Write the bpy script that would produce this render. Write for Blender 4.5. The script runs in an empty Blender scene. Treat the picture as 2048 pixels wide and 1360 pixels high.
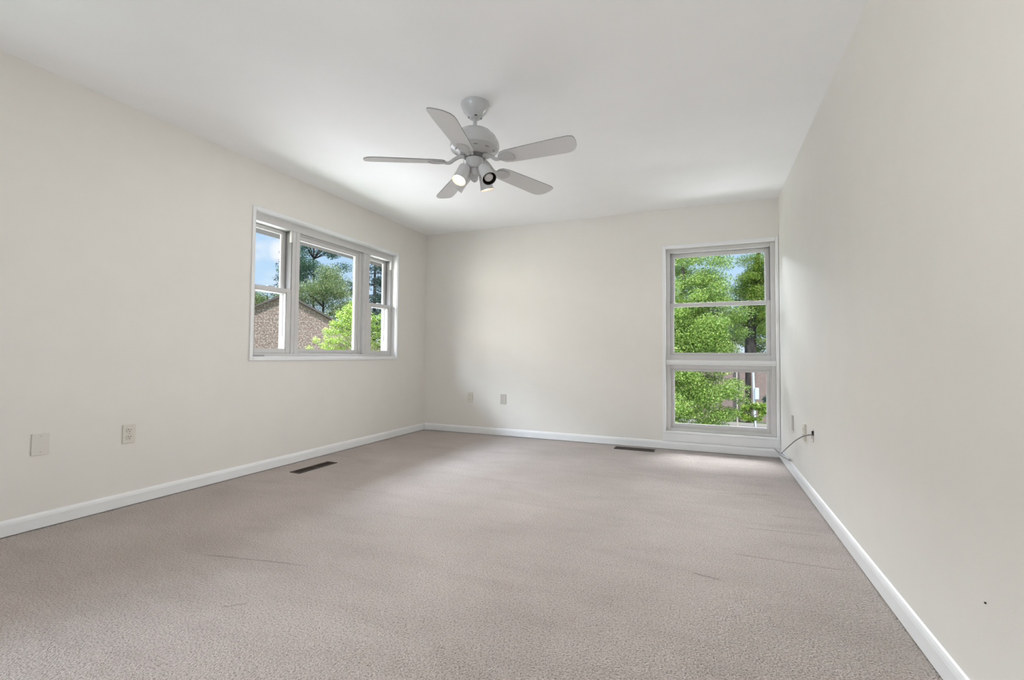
import bpy, bmesh, math, random
import numpy as np
from mathutils import Vector, Matrix, Quaternion

C = bpy.context.scene.collection
sc = bpy.context.scene
PI = math.pi
W, H, YF = 3.889, 2.44, -7.2          # room width, ceiling height, front wall
WT = 0.19                             # wall thickness
GZ = -2.9                             # outdoor ground level (the room is upstairs)

# ------------------------------------------------------------------ camera
F_PX = 928.23
CAM = Vector((3.2488, -4.9594, 0.9312))
yaw, pitch, roll = 0.3951, 0.0334, 0.0078
_f = Vector((-math.sin(yaw), math.cos(yaw), 0)); _r = Vector((math.cos(yaw), math.sin(yaw), 0)); _u = Vector((0, 0, 1))
F2 = _f*math.cos(pitch) + _u*math.sin(pitch); U2 = _u*math.cos(pitch) - _f*math.sin(pitch)
R3 = _r*math.cos(roll) + U2*math.sin(roll);   U3 = U2*math.cos(roll) - _r*math.sin(roll)
cd = bpy.data.cameras.new('camera'); cd.sensor_width = 36; cd.lens = F_PX*36/2048
cd.clip_start = 0.05; cd.clip_end = 500
cam = bpy.data.objects.new('camera', cd); C.objects.link(cam)
m = Matrix((R3, U3, -F2)).transposed().to_4x4(); m.translation = CAM
cam.matrix_world = m
sc.camera = cam

def at(u, v, axis, val):              # world point behind a pixel of the photograph on the plane axis = val
    d = F2*F_PX + R3*(u-1024) - U3*(v-680)
    t = (val-CAM[axis])/d[axis]
    return CAM + d*t

# ------------------------------------------------------------------ exposure, world, lights
vs = sc.view_settings
vs.view_transform = 'Standard'; vs.look = 'None'; vs.gamma = 1.0; vs.use_curve_mapping = False
vs.exposure = 0.06
sc.display_settings.display_device = 'sRGB'
try:
    sc.cycles.use_denoising = True
    sc.cycles.max_bounces = 10; sc.cycles.diffuse_bounces = 6; sc.cycles.transparent_max_bounces = 24
    sc.cycles.caustics_reflective = False; sc.cycles.caustics_refractive = False
    sc.cycles.sample_clamp_indirect = 6
except Exception:
    pass

wd = bpy.data.worlds.new('sky'); sc.world = wd; wd.use_nodes = True
nt = wd.node_tree; nt.nodes.clear()
def N(t, typ, **kw):
    n = t.nodes.new(typ)
    for k, v in kw.items(): setattr(n, k, v)
    return n
def ramp(t, stops, interp='LINEAR'):
    n = N(t, 'ShaderNodeValToRGB'); n.color_ramp.interpolation = interp
    e = n.color_ramp.elements
    while len(e) < len(stops): e.new(0.5)
    for q, (p, c) in zip(e, stops):
        q.position = p; q.color = tuple(c)+(1,) if len(c) == 3 else c
    return n
out = N(nt, 'ShaderNodeOutputWorld'); bg = N(nt, 'ShaderNodeBackground')
tc = N(nt, 'ShaderNodeTexCoord'); sx = N(nt, 'ShaderNodeSeparateXYZ')
nt.links.new(tc.outputs['Generated'], sx.inputs[0])
grad = ramp(nt, [(0.0, (0.66, 0.78, 0.92)), (0.10, (0.60, 0.79, 0.99)), (0.32, (0.36, 0.61, 0.96)), (1.0, (0.22, 0.42, 0.80))])
nt.links.new(sx.outputs['Z'], grad.inputs[0])
mp = N(nt, 'ShaderNodeMapping'); mp.inputs['Scale'].default_value = (3.2, 3.2, 9.0); mp.inputs['Location'].default_value = (0.35, 0.1, 0.2)
nz = N(nt, 'ShaderNodeTexNoise'); nz.inputs['Scale'].default_value = 1.6; nz.inputs['Detail'].default_value = 7
nt.links.new(tc.outputs['Generated'], mp.inputs[0]); nt.links.new(mp.outputs[0], nz.inputs['Vector'])
# a puff of cumulus over the neighbour's roof
def puff(px, py, sharp, thr):
    d = (at(px, py, 0, -50)-CAM).normalized()
    dp = N(nt, 'ShaderNodeVectorMath', operation='DOT_PRODUCT'); dp.inputs[1].default_value = d
    nt.links.new(tc.outputs['Generated'], dp.inputs[0])
    mr = N(nt, 'ShaderNodeMapRange'); mr.inputs[1].default_value = 1-thr; mr.inputs[2].default_value = 1.0
    mr.inputs[3].default_value = 0; mr.inputs[4].default_value = sharp
    nt.links.new(dp.outputs['Value'], mr.inputs[0])
    return mr
p1 = puff(570, 503, 0.26, 0.00042)
ad = N(nt, 'ShaderNodeMath', operation='ADD'); nt.links.new(nz.outputs[0], ad.inputs[0]); nt.links.new(p1.outputs[0], ad.inputs[1])
cr = ramp(nt, [(0.60, (0, 0, 0)), (0.84, (1, 1, 1))])
nt.links.new(ad.outputs[0], cr.inputs[0])
mx = N(nt, 'ShaderNodeMixRGB'); mx.inputs[2].default_value = (0.96, 0.97, 1.0, 1)
nt.links.new(cr.outputs[0], mx.inputs[0]); nt.links.new(grad.outputs[0], mx.inputs[1])
nt.links.new(mx.outputs[0], bg.inputs[0]); bg.inputs[1].default_value = 1.0
nt.links.new(bg.outputs[0], out.inputs[0])

def area(name, loc, target, sx_, sy_, power, col):
    l = bpy.data.lights.new(name, 'AREA'); l.shape = 'RECTANGLE'; l.size = sx_; l.size_y = sy_; l.energy = power; l.color = col
    o = bpy.data.objects.new(name, l); C.objects.link(o)
    o.location = loc
    o.rotation_euler = (Vector(target)-Vector(loc)).to_track_quat('-Z', 'Y').to_euler()
    return o
sun = bpy.data.lights.new('sun', 'SUN'); sun.energy = 4.4; sun.angle = 0.009; sun.color = (1.0, 0.95, 0.86)
so = bpy.data.objects.new('sun', sun); C.objects.link(so); so.location = (8, -12, 14)
so.rotation_euler = Vector((-0.42, 0.50, -0.78)).to_track_quat('-Z', 'Y').to_euler()
COOL = (0.93, 0.96, 1.0)
LP = dict(band=3200, broad=2600, low=760, back=690, backlow=150, front=390, fronthi=400, leftside=600, backside=850, bulb=14)
LC = dict(band=(0.74, 0.84, 1), broad=(0.88, 0.935, 1), low=(0.91, 0.90, 1), back=(0.95, 0.965, 1), backlow=(0.88, 0.85, 1), front=(0.78, 0.875, 1),
          fronthi=(1, 0.86, 0.72), leftside=(1, 0.94, 0.87), backside=(0.96, 0.97, 1), bulb=(1.0, 0.95, 0.90))
area('fill_left_band', (-7.0, -3.0, 6.67), (0.0, -3.0, 0.9), 15.0, 1.27, LP['band'], LC['band'])      # added lamp band outdoors, shaped to sharpen the shadow edge on the carpet
area('daylight_left_sky', (-7.0, -3.0, 5.15), (0.0, -3.0, 1.4), 15.0, 2.0, LP['broad'], LC['broad'])       # paler sky under it
area('fill_left_low', (-3.9, -0.9, -1.6), (1.6, -1.5, 2.4), 8.0, 3.4, LP['low'], LC['low'])           # added lamp under the sill, aimed up to brighten the ceiling
area('daylight_back_sky', (3.5, 3.6, 3.6), (3.3, 0.0, 0.9), 3.0, 1.4, LP['back'], LC['back'])
area('fill_back_low', (3.0, 3.2, -2.2), (3.0, 0.0, 1.4), 4.0, 2.0, LP['backlow'], LC['backlow'])  # lamp added below the back window to lift the ceiling
area('fill_left_side', (-5.0, -5.5, 1.4), (0.0, -1.6, 1.6), 5.0, 2.6, LP['leftside'], LC['leftside'])   # added lamp out of view, brightens the right wall and fan
area('fill_back_side', (7.6, 3.4, 1.5), (3.35, 0.0, 1.15), 5.0, 3.5, LP['backside'], LC['backside'])  # lamp added out of sight to brighten the left wall
area('fill_front_low', (0.0, -9.4, 0.15), (1.8, -5.0, 1.9), 3.6, 1.6, LP['front'], LC['front'])  # low fill lamp added behind the viewer, aimed at the ceiling
area('fill_front_high', (0.0, -9.4, 3.6), (1.7, -6.0, 0.8), 3.6, 1.6, LP['fronthi'], LC['fronthi'])  # higher fill lamp added behind the viewer, aimed down

# ------------------------------------------------------------------ materials
def pbr(name, col, rough=0.5, metal=0.0, spec=0.5, emit=None, es=0.0, sheen=0.0):
    ma = bpy.data.materials.new(name); ma.use_nodes = True
    b = ma.node_tree.nodes['Principled BSDF']
    b.inputs['Base Color'].default_value = (*col, 1); b.inputs['Roughness'].default_value = rough
    b.inputs['Metallic'].default_value = metal; b.inputs['Specular IOR Level'].default_value = spec
    if emit: b.inputs['Emission Color'].default_value = (*emit, 1); b.inputs['Emission Strength'].default_value = es
    if sheen: b.inputs['Sheen Weight'].default_value = sheen
    return ma
def noisy(ma, col_a, col_b, scale, detail=3, bump=0.0, bscale=None, dist=0.002, coord='Object', stretch=None, lo=0.35, hi=0.65):
    t = ma.node_tree; b = t.nodes['Principled BSDF']
    c = N(t, 'ShaderNodeTexCoord'); mpn = N(t, 'ShaderNodeMapping')
    if stretch: mpn.inputs['Scale'].default_value = stretch
    t.links.new(c.outputs[coord], mpn.inputs[0])
    n = N(t, 'ShaderNodeTexNoise'); n.inputs['Scale'].default_value = scale; n.inputs['Detail'].default_value = detail
    t.links.new(mpn.outputs[0], n.inputs['Vector'])
    r = ramp(t, [(lo, col_a), (hi, col_b)]); t.links.new(n.outputs[0], r.inputs[0]); t.links.new(r.outputs[0], b.inputs['Base Color'])
    if bump:
        n2 = N(t, 'ShaderNodeTexNoise'); n2.inputs['Scale'].default_value = bscale or scale; n2.inputs['Detail'].default_value = 2
        t.links.new(mpn.outputs[0], n2.inputs['Vector'])
        bp = N(t, 'ShaderNodeBump'); bp.inputs['Strength'].default_value = bump; bp.inputs['Distance'].default_value = dist
        t.links.new(n2.outputs[0], bp.inputs['Height']); t.links.new(bp.outputs[0], b.inputs['Normal'])
    return ma

WALLC = (0.785, 0.762, 0.720)
m_wall = noisy(pbr('beige_wall_paint', WALLC, 0.55, spec=0.25), (0.779, 0.756, 0.714), (0.791, 0.768, 0.726), 6, 2, bump=0.12, bscale=240, dist=0.0015)
m_ceil = noisy(pbr('white_ceiling_paint', (0.86, 0.86, 0.86), 0.8, spec=0.1), (0.93, 0.93, 0.935), (0.94, 0.94, 0.945), 5, 2, bump=0.08, bscale=200, dist=0.001)
m_trim = noisy(pbr('white_gloss_trim', (0.82, 0.83, 0.84), 0.38, spec=0.4), (0.81, 0.82, 0.83), (0.83, 0.84, 0.85), 8, 2)
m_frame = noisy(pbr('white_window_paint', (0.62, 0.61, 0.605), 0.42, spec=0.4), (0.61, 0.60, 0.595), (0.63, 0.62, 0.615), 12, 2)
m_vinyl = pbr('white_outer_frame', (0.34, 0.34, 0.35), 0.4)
m_track = pbr('grey_sash_track', (0.20, 0.195, 0.20), 0.5)
m_soffit = noisy(pbr('brown_soffit', (0.026, 0.019, 0.016), 0.7), (0.021, 0.016, 0.013), (0.032, 0.024, 0.020), 14, 3)
m_plate = pbr('almond_plastic', (0.70, 0.67, 0.60), 0.35)
m_plate2 = pbr('pale_plate_plastic', (0.72, 0.69, 0.64), 0.35)
m_plate3 = pbr('grey_painted_plate', (0.55, 0.52, 0.48), 0.45)
m_dark = pbr('dark_slot', (0.015, 0.014, 0.012), 0.6)
m_screw = pbr('screw_metal', (0.38, 0.36, 0.33), 0.35, metal=0.6)
m_vent = noisy(pbr('brown_register_enamel', (0.055, 0.040, 0.030), 0.5, metal=0.1), (0.045, 0.032, 0.024), (0.07, 0.05, 0.038), 60, 2)
m_fan = noisy(pbr('white_fan_enamel', (0.70, 0.70, 0.70), 0.22, spec=0.5), (0.53, 0.53, 0.535), (0.55, 0.55, 0.555), 10, 2)
m_blade = noisy(pbr('white_fan_blade', (0.76, 0.76, 0.765), 0.4, spec=0.4), (0.68, 0.68, 0.685), (0.70, 0.70, 0.705), 30, 3, stretch=(1, 8, 1))
m_blade_edge = pbr('grey_blade_edge', (0.30, 0.30, 0.30), 0.5)
m_chain = pbr('pull_chain_metal', (0.45, 0.44, 0.42), 0.35, metal=0.7)
m_black = pbr('black_plug_lamp_shadow', (0.012, 0.010, 0.009), 0.5)
m_bulb_on = pbr('lit_bulb', (1, 0.9, 0.75), 0.4, emit=(1.0, 0.76, 0.46), es=5.0)
m_bulb_off = pbr('unlit_frosted_bulb', (0.62, 0.60, 0.60), 0.35)
m_cord = pbr('grey_cord', (0.16, 0.15, 0.14), 0.5)
m_conn = pbr('grey_connector', (0.36, 0.35, 0.345), 0.4, metal=0.2)
m_grass = noisy(pbr('lawn', (0.08, 0.2, 0.03), 0.9), (0.075, 0.14, 0.045), (0.16, 0.23, 0.09), 1.6, 8, bump=0.5, bscale=40, dist=0.03)
m_asph = noisy(pbr('pale_asphalt', (0.3, 0.28, 0.26), 0.9), (0.27, 0.25, 0.23), (0.36, 0.33, 0.3), 14, 6)
m_curb = pbr('concrete_curb', (0.42, 0.38, 0.34), 0.85)
m_bark = noisy(pbr('bark', (0.05, 0.04, 0.035), 0.9), (0.016, 0.014, 0.013), (0.06, 0.05, 0.044), 9, 5, bump=0.6, bscale=20, dist=0.02, stretch=(1, 1, 0.25))
m_bark2 = noisy(pbr('pale_bark', (0.2, 0.15, 0.11), 0.9), (0.13, 0.10, 0.075), (0.27, 0.21, 0.16), 9, 5, stretch=(1, 1, 0.25))
m_shingle = noisy(pbr('roof_shingle', (0.12, 0.11, 0.11), 0.9), (0.085, 0.08, 0.08), (0.17, 0.16, 0.155), 8, 4)
m_rake = pbr('dark_rake_board', (0.07, 0.055, 0.05), 0.6)
m_white_metal = pbr('white_painted_metal', (0.60, 0.62, 0.67), 0.4)
m_tan = pbr('tan_pole', (0.52, 0.43, 0.36), 0.6)
m_carA = pbr('silver_blue_car_paint', (0.28, 0.34, 0.38), 0.25, metal=0.5)
m_carB = pbr('dark_green_car_paint', (0.05, 0.09, 0.09), 0.25, metal=0.4)
m_carglass = pbr('tinted_car_glass', (0.30, 0.36, 0.42), 0.12, spec=0.8)
m_tyre = pbr('tyre_rubber', (0.02, 0.02, 0.02), 0.8)

def brick(name, c1, c2, mort, sc_=1.0, speck=True):
    ma = pbr(name, c1, 0.88, spec=0.2); t = ma.node_tree; b = t.nodes['Principled BSDF']
    c = N(t, 'ShaderNodeTexCoord'); br = N(t, 'ShaderNodeTexBrick')
    br.inputs['Scale'].default_value = 1.0; br.inputs['Brick Width'].default_value = 0.16*sc_; br.inputs['Row Height'].default_value = 0.058*sc_
    br.inputs['Mortar Size'].default_value = 0.010*sc_; br.inputs['Mortar Smooth'].default_value = 0.3
    br.inputs['Color1'].default_value = (*c1, 1); br.inputs['Color2'].default_value = (*c2, 1); br.inputs['Mortar'].default_value = (*mort, 1)
    t.links.new(c.outputs['UV'], br.inputs['Vector'])
    if speck:
        n = N(t, 'ShaderNodeTexNoise'); n.inputs['Scale'].default_value = 22.0; n.inputs['Detail'].default_value = 3
        t.links.new(c.outputs['UV'], n.inputs['Vector'])
        r = ramp(t, [(0.50, (0, 0, 0)), (0.60, (1, 1, 1))]); t.links.new(n.outputs[0], r.inputs[0])
        mxn = N(t, 'ShaderNodeMixRGB'); mxn.inputs[2].default_value = (0.42, 0.375, 0.345, 1)
        ml = N(t, 'ShaderNodeMath', operation='MULTIPLY'); ml.inputs[1].default_value = 0.6
        t.links.new(r.outputs[0], ml.inputs[0]); t.links.new(ml.outputs[0], mxn.inputs[0])
        t.links.new(br.outputs[0], mxn.inputs[1]); t.links.new(mxn.outputs[0], b.inputs['Base Color'])
    else:
        t.links.new(br.outputs[0], b.inputs['Base Color'])
    return ma
m_brick = brick('weathered_red_brick', (0.135, 0.086, 0.074), (0.195, 0.132, 0.115), (0.21, 0.165, 0.148))
m_brick2 = brick('purple_brown_brick', (0.26, 0.18, 0.165), (0.33, 0.235, 0.21), (0.36, 0.29, 0.26), speck=False)

def leafmat(name, stops, trans=0.45):
    ma = bpy.data.materials.new(name); ma.use_nodes = True; t = ma.node_tree; t.nodes.clear()
    o = N(t, 'ShaderNodeOutputMaterial'); g = N(t, 'ShaderNodeNewGeometry')
    r = ramp(t, stops); t.links.new(g.outputs['Random Per Island'], r.inputs[0])
    d = N(t, 'ShaderNodeBsdfDiffuse'); tr = N(t, 'ShaderNodeBsdfTranslucent'); mi = N(t, 'ShaderNodeMixShader'); mi.inputs[0].default_value = trans
    gl = N(t, 'ShaderNodeBsdfGlossy'); gl.inputs['Roughness'].default_value = 0.45
    m2 = N(t, 'ShaderNodeMixShader'); m2.inputs[0].default_value = 0.06
    t.links.new(r.outputs[0], d.inputs[0]); t.links.new(r.outputs[0], tr.inputs[0])
    t.links.new(d.outputs[0], mi.inputs[1]); t.links.new(tr.outputs[0], mi.inputs[2])
    t.links.new(mi.outputs[0], m2.inputs[1]); t.links.new(gl.outputs[0], m2.inputs[2]); t.links.new(m2.outputs[0], o.inputs[0])
    return ma
m_lime = leafmat('lime_leaves', [(0, (0.14, 0.29, 0.03)), (0.5, (0.32, 0.47, 0.06)), (1, (0.56, 0.62, 0.14))])
m_green = leafmat('fresh_green_leaves', [(0, (0.09, 0.21, 0.03)), (0.45, (0.29, 0.45, 0.09)), (1, (0.62, 0.70, 0.24))])
m_olive = leafmat('olive_leaves', [(0, (0.10, 0.21, 0.07)), (0.5, (0.36, 0.48, 0.17)), (1, (0.68, 0.67, 0.38))])
m_darkg = leafmat('dark_needles', [(0, (0.022, 0.07, 0.05)), (0.6, (0.06, 0.13, 0.09)), (1, (0.16, 0.25, 0.17))], 0.25)
m_blueg = leafmat('blue_green_leaves', [(0, (0.06, 0.16, 0.12)), (0.6, (0.13, 0.28, 0.16)), (1, (0.26, 0.42, 0.2))])

m_glass = bpy.data.materials.new('window_glass'); m_glass.use_nodes = True
t = m_glass.node_tree; t.nodes.clear()
o_ = N(t, 'ShaderNodeOutputMaterial'); tb = N(t, 'ShaderNodeBsdfTransparent'); tb.inputs[0].default_value = (0.97, 0.985, 0.98, 1)
gb = N(t, 'ShaderNodeBsdfGlossy'); gb.inputs['Roughness'].default_value = 0.02; fr = N(t, 'ShaderNodeFresnel'); fr.inputs[0].default_value = 1.35; gg = N(t, 'ShaderNodeNewGeometry'); fs = N(t, 'ShaderNodeMath', operation='SUBTRACT'); fs.inputs[0].default_value = 1.0; fm = N(t, 'ShaderNodeMath', operation='MULTIPLY'); t.links.new(gg.outputs['Backfacing'], fs.inputs[1]); t.links.new(fs.outputs[0], fm.inputs[0]); t.links.new(fr.outputs[0], fm.inputs[1])
ms = N(t, 'ShaderNodeMixShader'); t.links.new(fm.outputs[0], ms.inputs[0]); t.links.new(tb.outputs[0], ms.inputs[1]); t.links.new(gb.outputs[0], ms.inputs[2]); t.links.new(ms.outputs[0], o_.inputs[0])

# carpet: tufted pile, brushed streaks, a few pressed creases
m_carpet = pbr('beige_pink_carpet', (0.45, 0.38, 0.35), 0.95, spec=0.05, sheen=0.25)
t = m_carpet.node_tree; b = t.nodes['Principled BSDF']
c = N(t, 'ShaderNodeTexCoord')
n1 = N(t, 'ShaderNodeTexNoise'); n1.inputs['Scale'].default_value = 150; n1.inputs['Detail'].default_value = 4; n1.inputs['Roughness'].default_value = 0.62
n2 = N(t, 'ShaderNodeTexNoise'); n2.inputs['Scale'].default_value = 1.7; n2.inputs['Detail'].default_value = 5
mpc = N(t, 'ShaderNodeMapping'); mpc.inputs['Rotation'].default_value = (0, 0, 0.35); mpc.inputs['Scale'].default_value = (1.3, 4.2, 1)
n3 = N(t, 'ShaderNodeTexNoise'); n3.inputs['Scale'].default_value = 1.5; n3.inputs['Detail'].default_value = 6; n3.inputs['Distortion'].default_value = 0.6
vo = N(t, 'ShaderNodeTexVoronoi'); vo.inputs['Scale'].default_value = 165
t.links.new(c.outputs['Object'], n1.inputs['Vector']); t.links.new(c.outputs['Object'], n2.inputs['Vector']); t.links.new(c.outputs['Object'], vo.inputs['Vector'])
t.links.new(c.outputs['Object'], mpc.inputs[0]); t.links.new(mpc.outputs[0], n3.inputs['Vector'])
r1 = ramp(t, [(0.33, (0.26, 0.216, 0.196)), (0.47, (0.575, 0.500, 0.464)), (0.64, (0.70, 0.625, 0.588))])
t.links.new(n1.outputs[0], r1.inputs[0])
r2 = ramp(t, [(0.32, (0.90, 0.89, 0.88)), (0.66, (1.04, 1.03, 1.03))]); t.links.new(n2.outputs[0], r2.inputs[0])
mu = N(t, 'ShaderNodeMixRGB', blend_type='MULTIPLY'); mu.inputs[0].default_value = 1.0
t.links.new(r1.outputs[0], mu.inputs[1]); t.links.new(r2.outputs[0], mu.inputs[2])
r3 = ramp(t, [(0.36, (0.93, 0.925, 0.92)), (0.50, (1, 1, 1))]); t.links.new(n3.outputs[0], r3.inputs[0])
mu2 = N(t, 'ShaderNodeMixRGB', blend_type='MULTIPLY'); mu2.inputs[0].default_value = 1.0
t.links.new(mu.outputs[0], mu2.inputs[1]); t.links.new(r3.outputs[0], mu2.inputs[2])
geo = N(t, 'ShaderNodeNewGeometry')
def crease(p0, p1, wdt):           # a pressed line in the pile between two floor points
    p0, p1 = Vector(p0), Vector(p1); dd = (p1-p0); ln = dd.length; dd.normalize()
    sb = N(t, 'ShaderNodeVectorMath', operation='SUBTRACT'); sb.inputs[1].default_value = p0; t.links.new(geo.outputs['Position'], sb.inputs[0])
    al = N(t, 'ShaderNodeVectorMath', operation='DOT_PRODUCT'); al.inputs[1].default_value = dd; t.links.new(sb.outputs[0], al.inputs[0])
    ac = N(t, 'ShaderNodeVectorMath', operation='DOT_PRODUCT'); ac.inputs[1].default_value = (-dd.y, dd.x, 0); t.links.new(sb.outputs[0], ac.inputs[0])
    wv = N(t, 'ShaderNodeMath', operation='MULTIPLY_ADD'); wv.inputs[1].default_value = 0.05; wv.inputs[2].default_value = -0.025; t.links.new(n3.outputs[0], wv.inputs[0])
    ad_ = N(t, 'ShaderNodeMath', operation='ADD'); t.links.new(ac.outputs['Value'], ad_.inputs[0]); t.links.new(wv.outputs[0], ad_.inputs[1])
    ab = N(t, 'ShaderNodeMath', operation='ABSOLUTE'); t.links.new(ad_.outputs[0], ab.inputs[0])
    m1 = N(t, 'ShaderNodeMapRange'); m1.inputs[1].default_value = wdt; m1.inputs[2].default_value = 0; t.links.new(ab.outputs[0], m1.inputs[0])
    ct = N(t, 'ShaderNodeMath', operation='SUBTRACT'); ct.inputs[1].default_value = ln/2; t.links.new(al.outputs['Value'], ct.inputs[0])
    ab2 = N(t, 'ShaderNodeMath', operation='ABSOLUTE'); t.links.new(ct.outputs[0], ab2.inputs[0])
    m2 = N(t, 'ShaderNodeMapRange'); m2.inputs[1].default_value = ln/2; m2.inputs[2].default_value = ln/2*0.7; t.links.new(ab2.outputs[0], m2.inputs[0])
    ml = N(t, 'ShaderNodeMath', operation='MULTIPLY'); t.links.new(m1.outputs[0], ml.inputs[0]); t.links.new(m2.outputs[0], ml.inputs[1])
    return ml
tot = None
for (ua, va), (ub, vb), wd_ in (((1450, 1106), (1712, 1143), 0.007), ((1478, 1054), (1650, 1072), 0.007), ((395, 1110), (620, 1132), 0.008), ((1420, 985), (1560, 992), 0.008), ((1380, 1145), (1445, 1162), 0.012), ((1540, 1030), (1600, 1038), 0.008), ((440, 1215), (500, 1206), 0.008)):
    cz = crease(at(ua, va, 2, 0.0), at(ub, vb, 2, 0.0), wd_)
    if tot is None: tot = cz
    else:
        mm = N(t, 'ShaderNodeMath', operation='MAXIMUM'); t.links.new(tot.outputs[0], mm.inputs[0]); t.links.new(cz.outputs[0], mm.inputs[1]); tot = mm
mu3 = N(t, 'ShaderNodeMixRGB', blend_type='MULTIPLY'); mu3.inputs[2].default_value = (0.62, 0.59, 0.57, 1)
t.links.new(tot.outputs[0], mu3.inputs[0]); t.links.new(mu2.outputs[0], mu3.inputs[1])
t.links.new(mu3.outputs[0], b.inputs['Base Color'])
sm = N(t, 'ShaderNodeMath', operation='SUBTRACT'); t.links.new(n1.outputs[0], sm.inputs[0]); t.links.new(vo.outputs['Distance'], sm.inputs[1])
bp_ = N(t, 'ShaderNodeBump'); bp_.inputs['Strength'].default_value = 0.9; bp_.inputs['Distance'].default_value = 0.010
t.links.new(sm.outputs[0], bp_.inputs['Height'])
bp2 = N(t, 'ShaderNodeBump'); bp2.inputs['Strength'].default_value = 0.35; bp2.inputs['Distance'].default_value = 0.03
t.links.new(n3.outputs[0], bp2.inputs['Height']); t.links.new(bp_.outputs[0], bp2.inputs['Normal']); t.links.new(bp2.outputs[0], b.inputs['Normal'])

# ------------------------------------------------------------------ mesh helpers
def nb(): return bmesh.new()
def box(bm, x0, x1, y0, y1, z0, z1):
    if x1 < x0: x0, x1 = x1, x0
    if y1 < y0: y0, y1 = y1, y0
    if z1 < z0: z0, z1 = z1, z0
    v = [bm.verts.new(p) for p in ((x0,y0,z0),(x1,y0,z0),(x1,y1,z0),(x0,y1,z0),(x0,y0,z1),(x1,y0,z1),(x1,y1,z1),(x0,y1,z1))]
    for f in ((0,3,2,1),(4,5,6,7),(0,1,5,4),(1,2,6,5),(2,3,7,6),(3,0,4,7)): bm.faces.new([v[i] for i in f])
    return v
def lathe(bm, prof, seg=40, mat=None, cap0=True, cap1=True):
    mat = mat or Matrix()
    rings = []
    for r, z in prof:
        rings.append([bm.verts.new(mat @ Vector((r*math.cos(2*PI*k/seg), r*math.sin(2*PI*k/seg), z))) for k in range(seg)])
    for a, b_ in zip(rings, rings[1:]):
        for k in range(seg):
            bm.faces.new((a[k], a[(k+1) % seg], b_[(k+1) % seg], b_[k]))
    if cap0: bm.faces.new(rings[0][::-1])
    if cap1: bm.faces.new(rings[-1])
    return rings
def tube(bm, pts, rad, seg=10):
    pts = [Vector(p) for p in pts]
    if not isinstance(rad, (list, tuple)): rad = [rad]*len(pts)
    rings = []; ref = None
    for i, p in enumerate(pts):
        d = (pts[min(i+1, len(pts)-1)]-pts[max(i-1, 0)]).normalized()
        if ref is None: ref = d.orthogonal().normalized()
        ref = (ref-d*ref.dot(d)).normalized(); b_ = d.cross(ref)
        rings.append([bm.verts.new(p+(ref*math.cos(2*PI*k/seg)+b_*math.sin(2*PI*k/seg))*rad[i]) for k in range(seg)])
    for a, b_ in zip(rings, rings[1:]):
        for k in range(seg): bm.faces.new((a[k], a[(k+1) % seg], b_[(k+1) % seg], b_[k]))
    bm.faces.new(rings[0][::-1]); bm.faces.new(rings[-1])
def smooth_path(pts, n=8):
    pts = [Vector(p) for p in pts]; P = [pts[0]]+pts+[pts[-1]]; out_ = []
    for i in range(1, len(P)-2):
        for k in range(n):
            s = k/n; a, b_, c_, d = P[i-1], P[i], P[i+1], P[i+2]
            out_.append(0.5*((2*b_)+(c_-a)*s+(2*a-5*b_+4*c_-d)*s*s+(3*b_-a-3*c_+d)*s**3))
    out_.append(pts[-1]); return out_
def prism(bm, outline, z0, z1, mat=None):
    mat = mat or Matrix()
    a = [bm.verts.new(mat @ Vector((x, y, z0))) for x, y in outline]; b_ = [bm.verts.new(mat @ Vector((x, y, z1))) for x, y in outline]
    n = len(outline)
    for k in range(n): bm.faces.new((a[k], a[(k+1) % n], b_[(k+1) % n], b_[k]))
    bm.faces.new(a[::-1]); bm.faces.new(b_)
def obj(name, bm, mat, parent=None, smooth=False, bevel=0.0, seg=2, label=None):
    bmesh.ops.recalc_face_normals(bm, faces=bm.faces)
    me = bpy.data.meshes.new(name); bm.to_mesh(me); bm.free()
    mats = mat if isinstance(mat, (list, tuple)) else [mat]
    for q in mats: me.materials.append(q)
    o = bpy.data.objects.new(name, me); C.objects.link(o)
    if smooth:
        for p in me.polygons: p.use_smooth = True
        try: me.set_sharp_from_angle(angle=math.radians(35))
        except Exception: pass
    if parent is not None:
        o.parent = parent
        off = world_loc(parent)
        if off.length > 0: me.transform(Matrix.Translation(-off))
    if bevel:
        md = o.modifiers.new('edge', 'BEVEL'); md.width = bevel; md.segments = seg; md.limit_method = 'ANGLE'; md.angle_limit = math.radians(40)
    if label: o['label'] = label
    return o
def world_loc(o):
    v = Vector((0, 0, 0))
    while o is not None: v = v+o.location; o = o.parent
    return v
def thing(name, label, cat, loc=(0, 0, 0), group=None):
    o = bpy.data.objects.new(name, None); C.objects.link(o); o.location = loc; o.empty_display_size = 0.1
    tag(o, label, cat, group); return o
def tag(o, label, cat, group=None, kind=None):
    o['label'] = label; o['category'] = cat
    if group: o['group'] = group
    if kind: o['kind'] = kind
    return o
def structure(o, label, cat):
    o['kind'] = 'structure'; o['label'] = label; o['category'] = cat; return o
def struct_root(name, label, cat, loc):
    o = bpy.data.objects.new(name, None); C.objects.link(o); o.location = loc; o.empty_display_size = 0.1
    return structure(o, label, cat)

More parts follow.
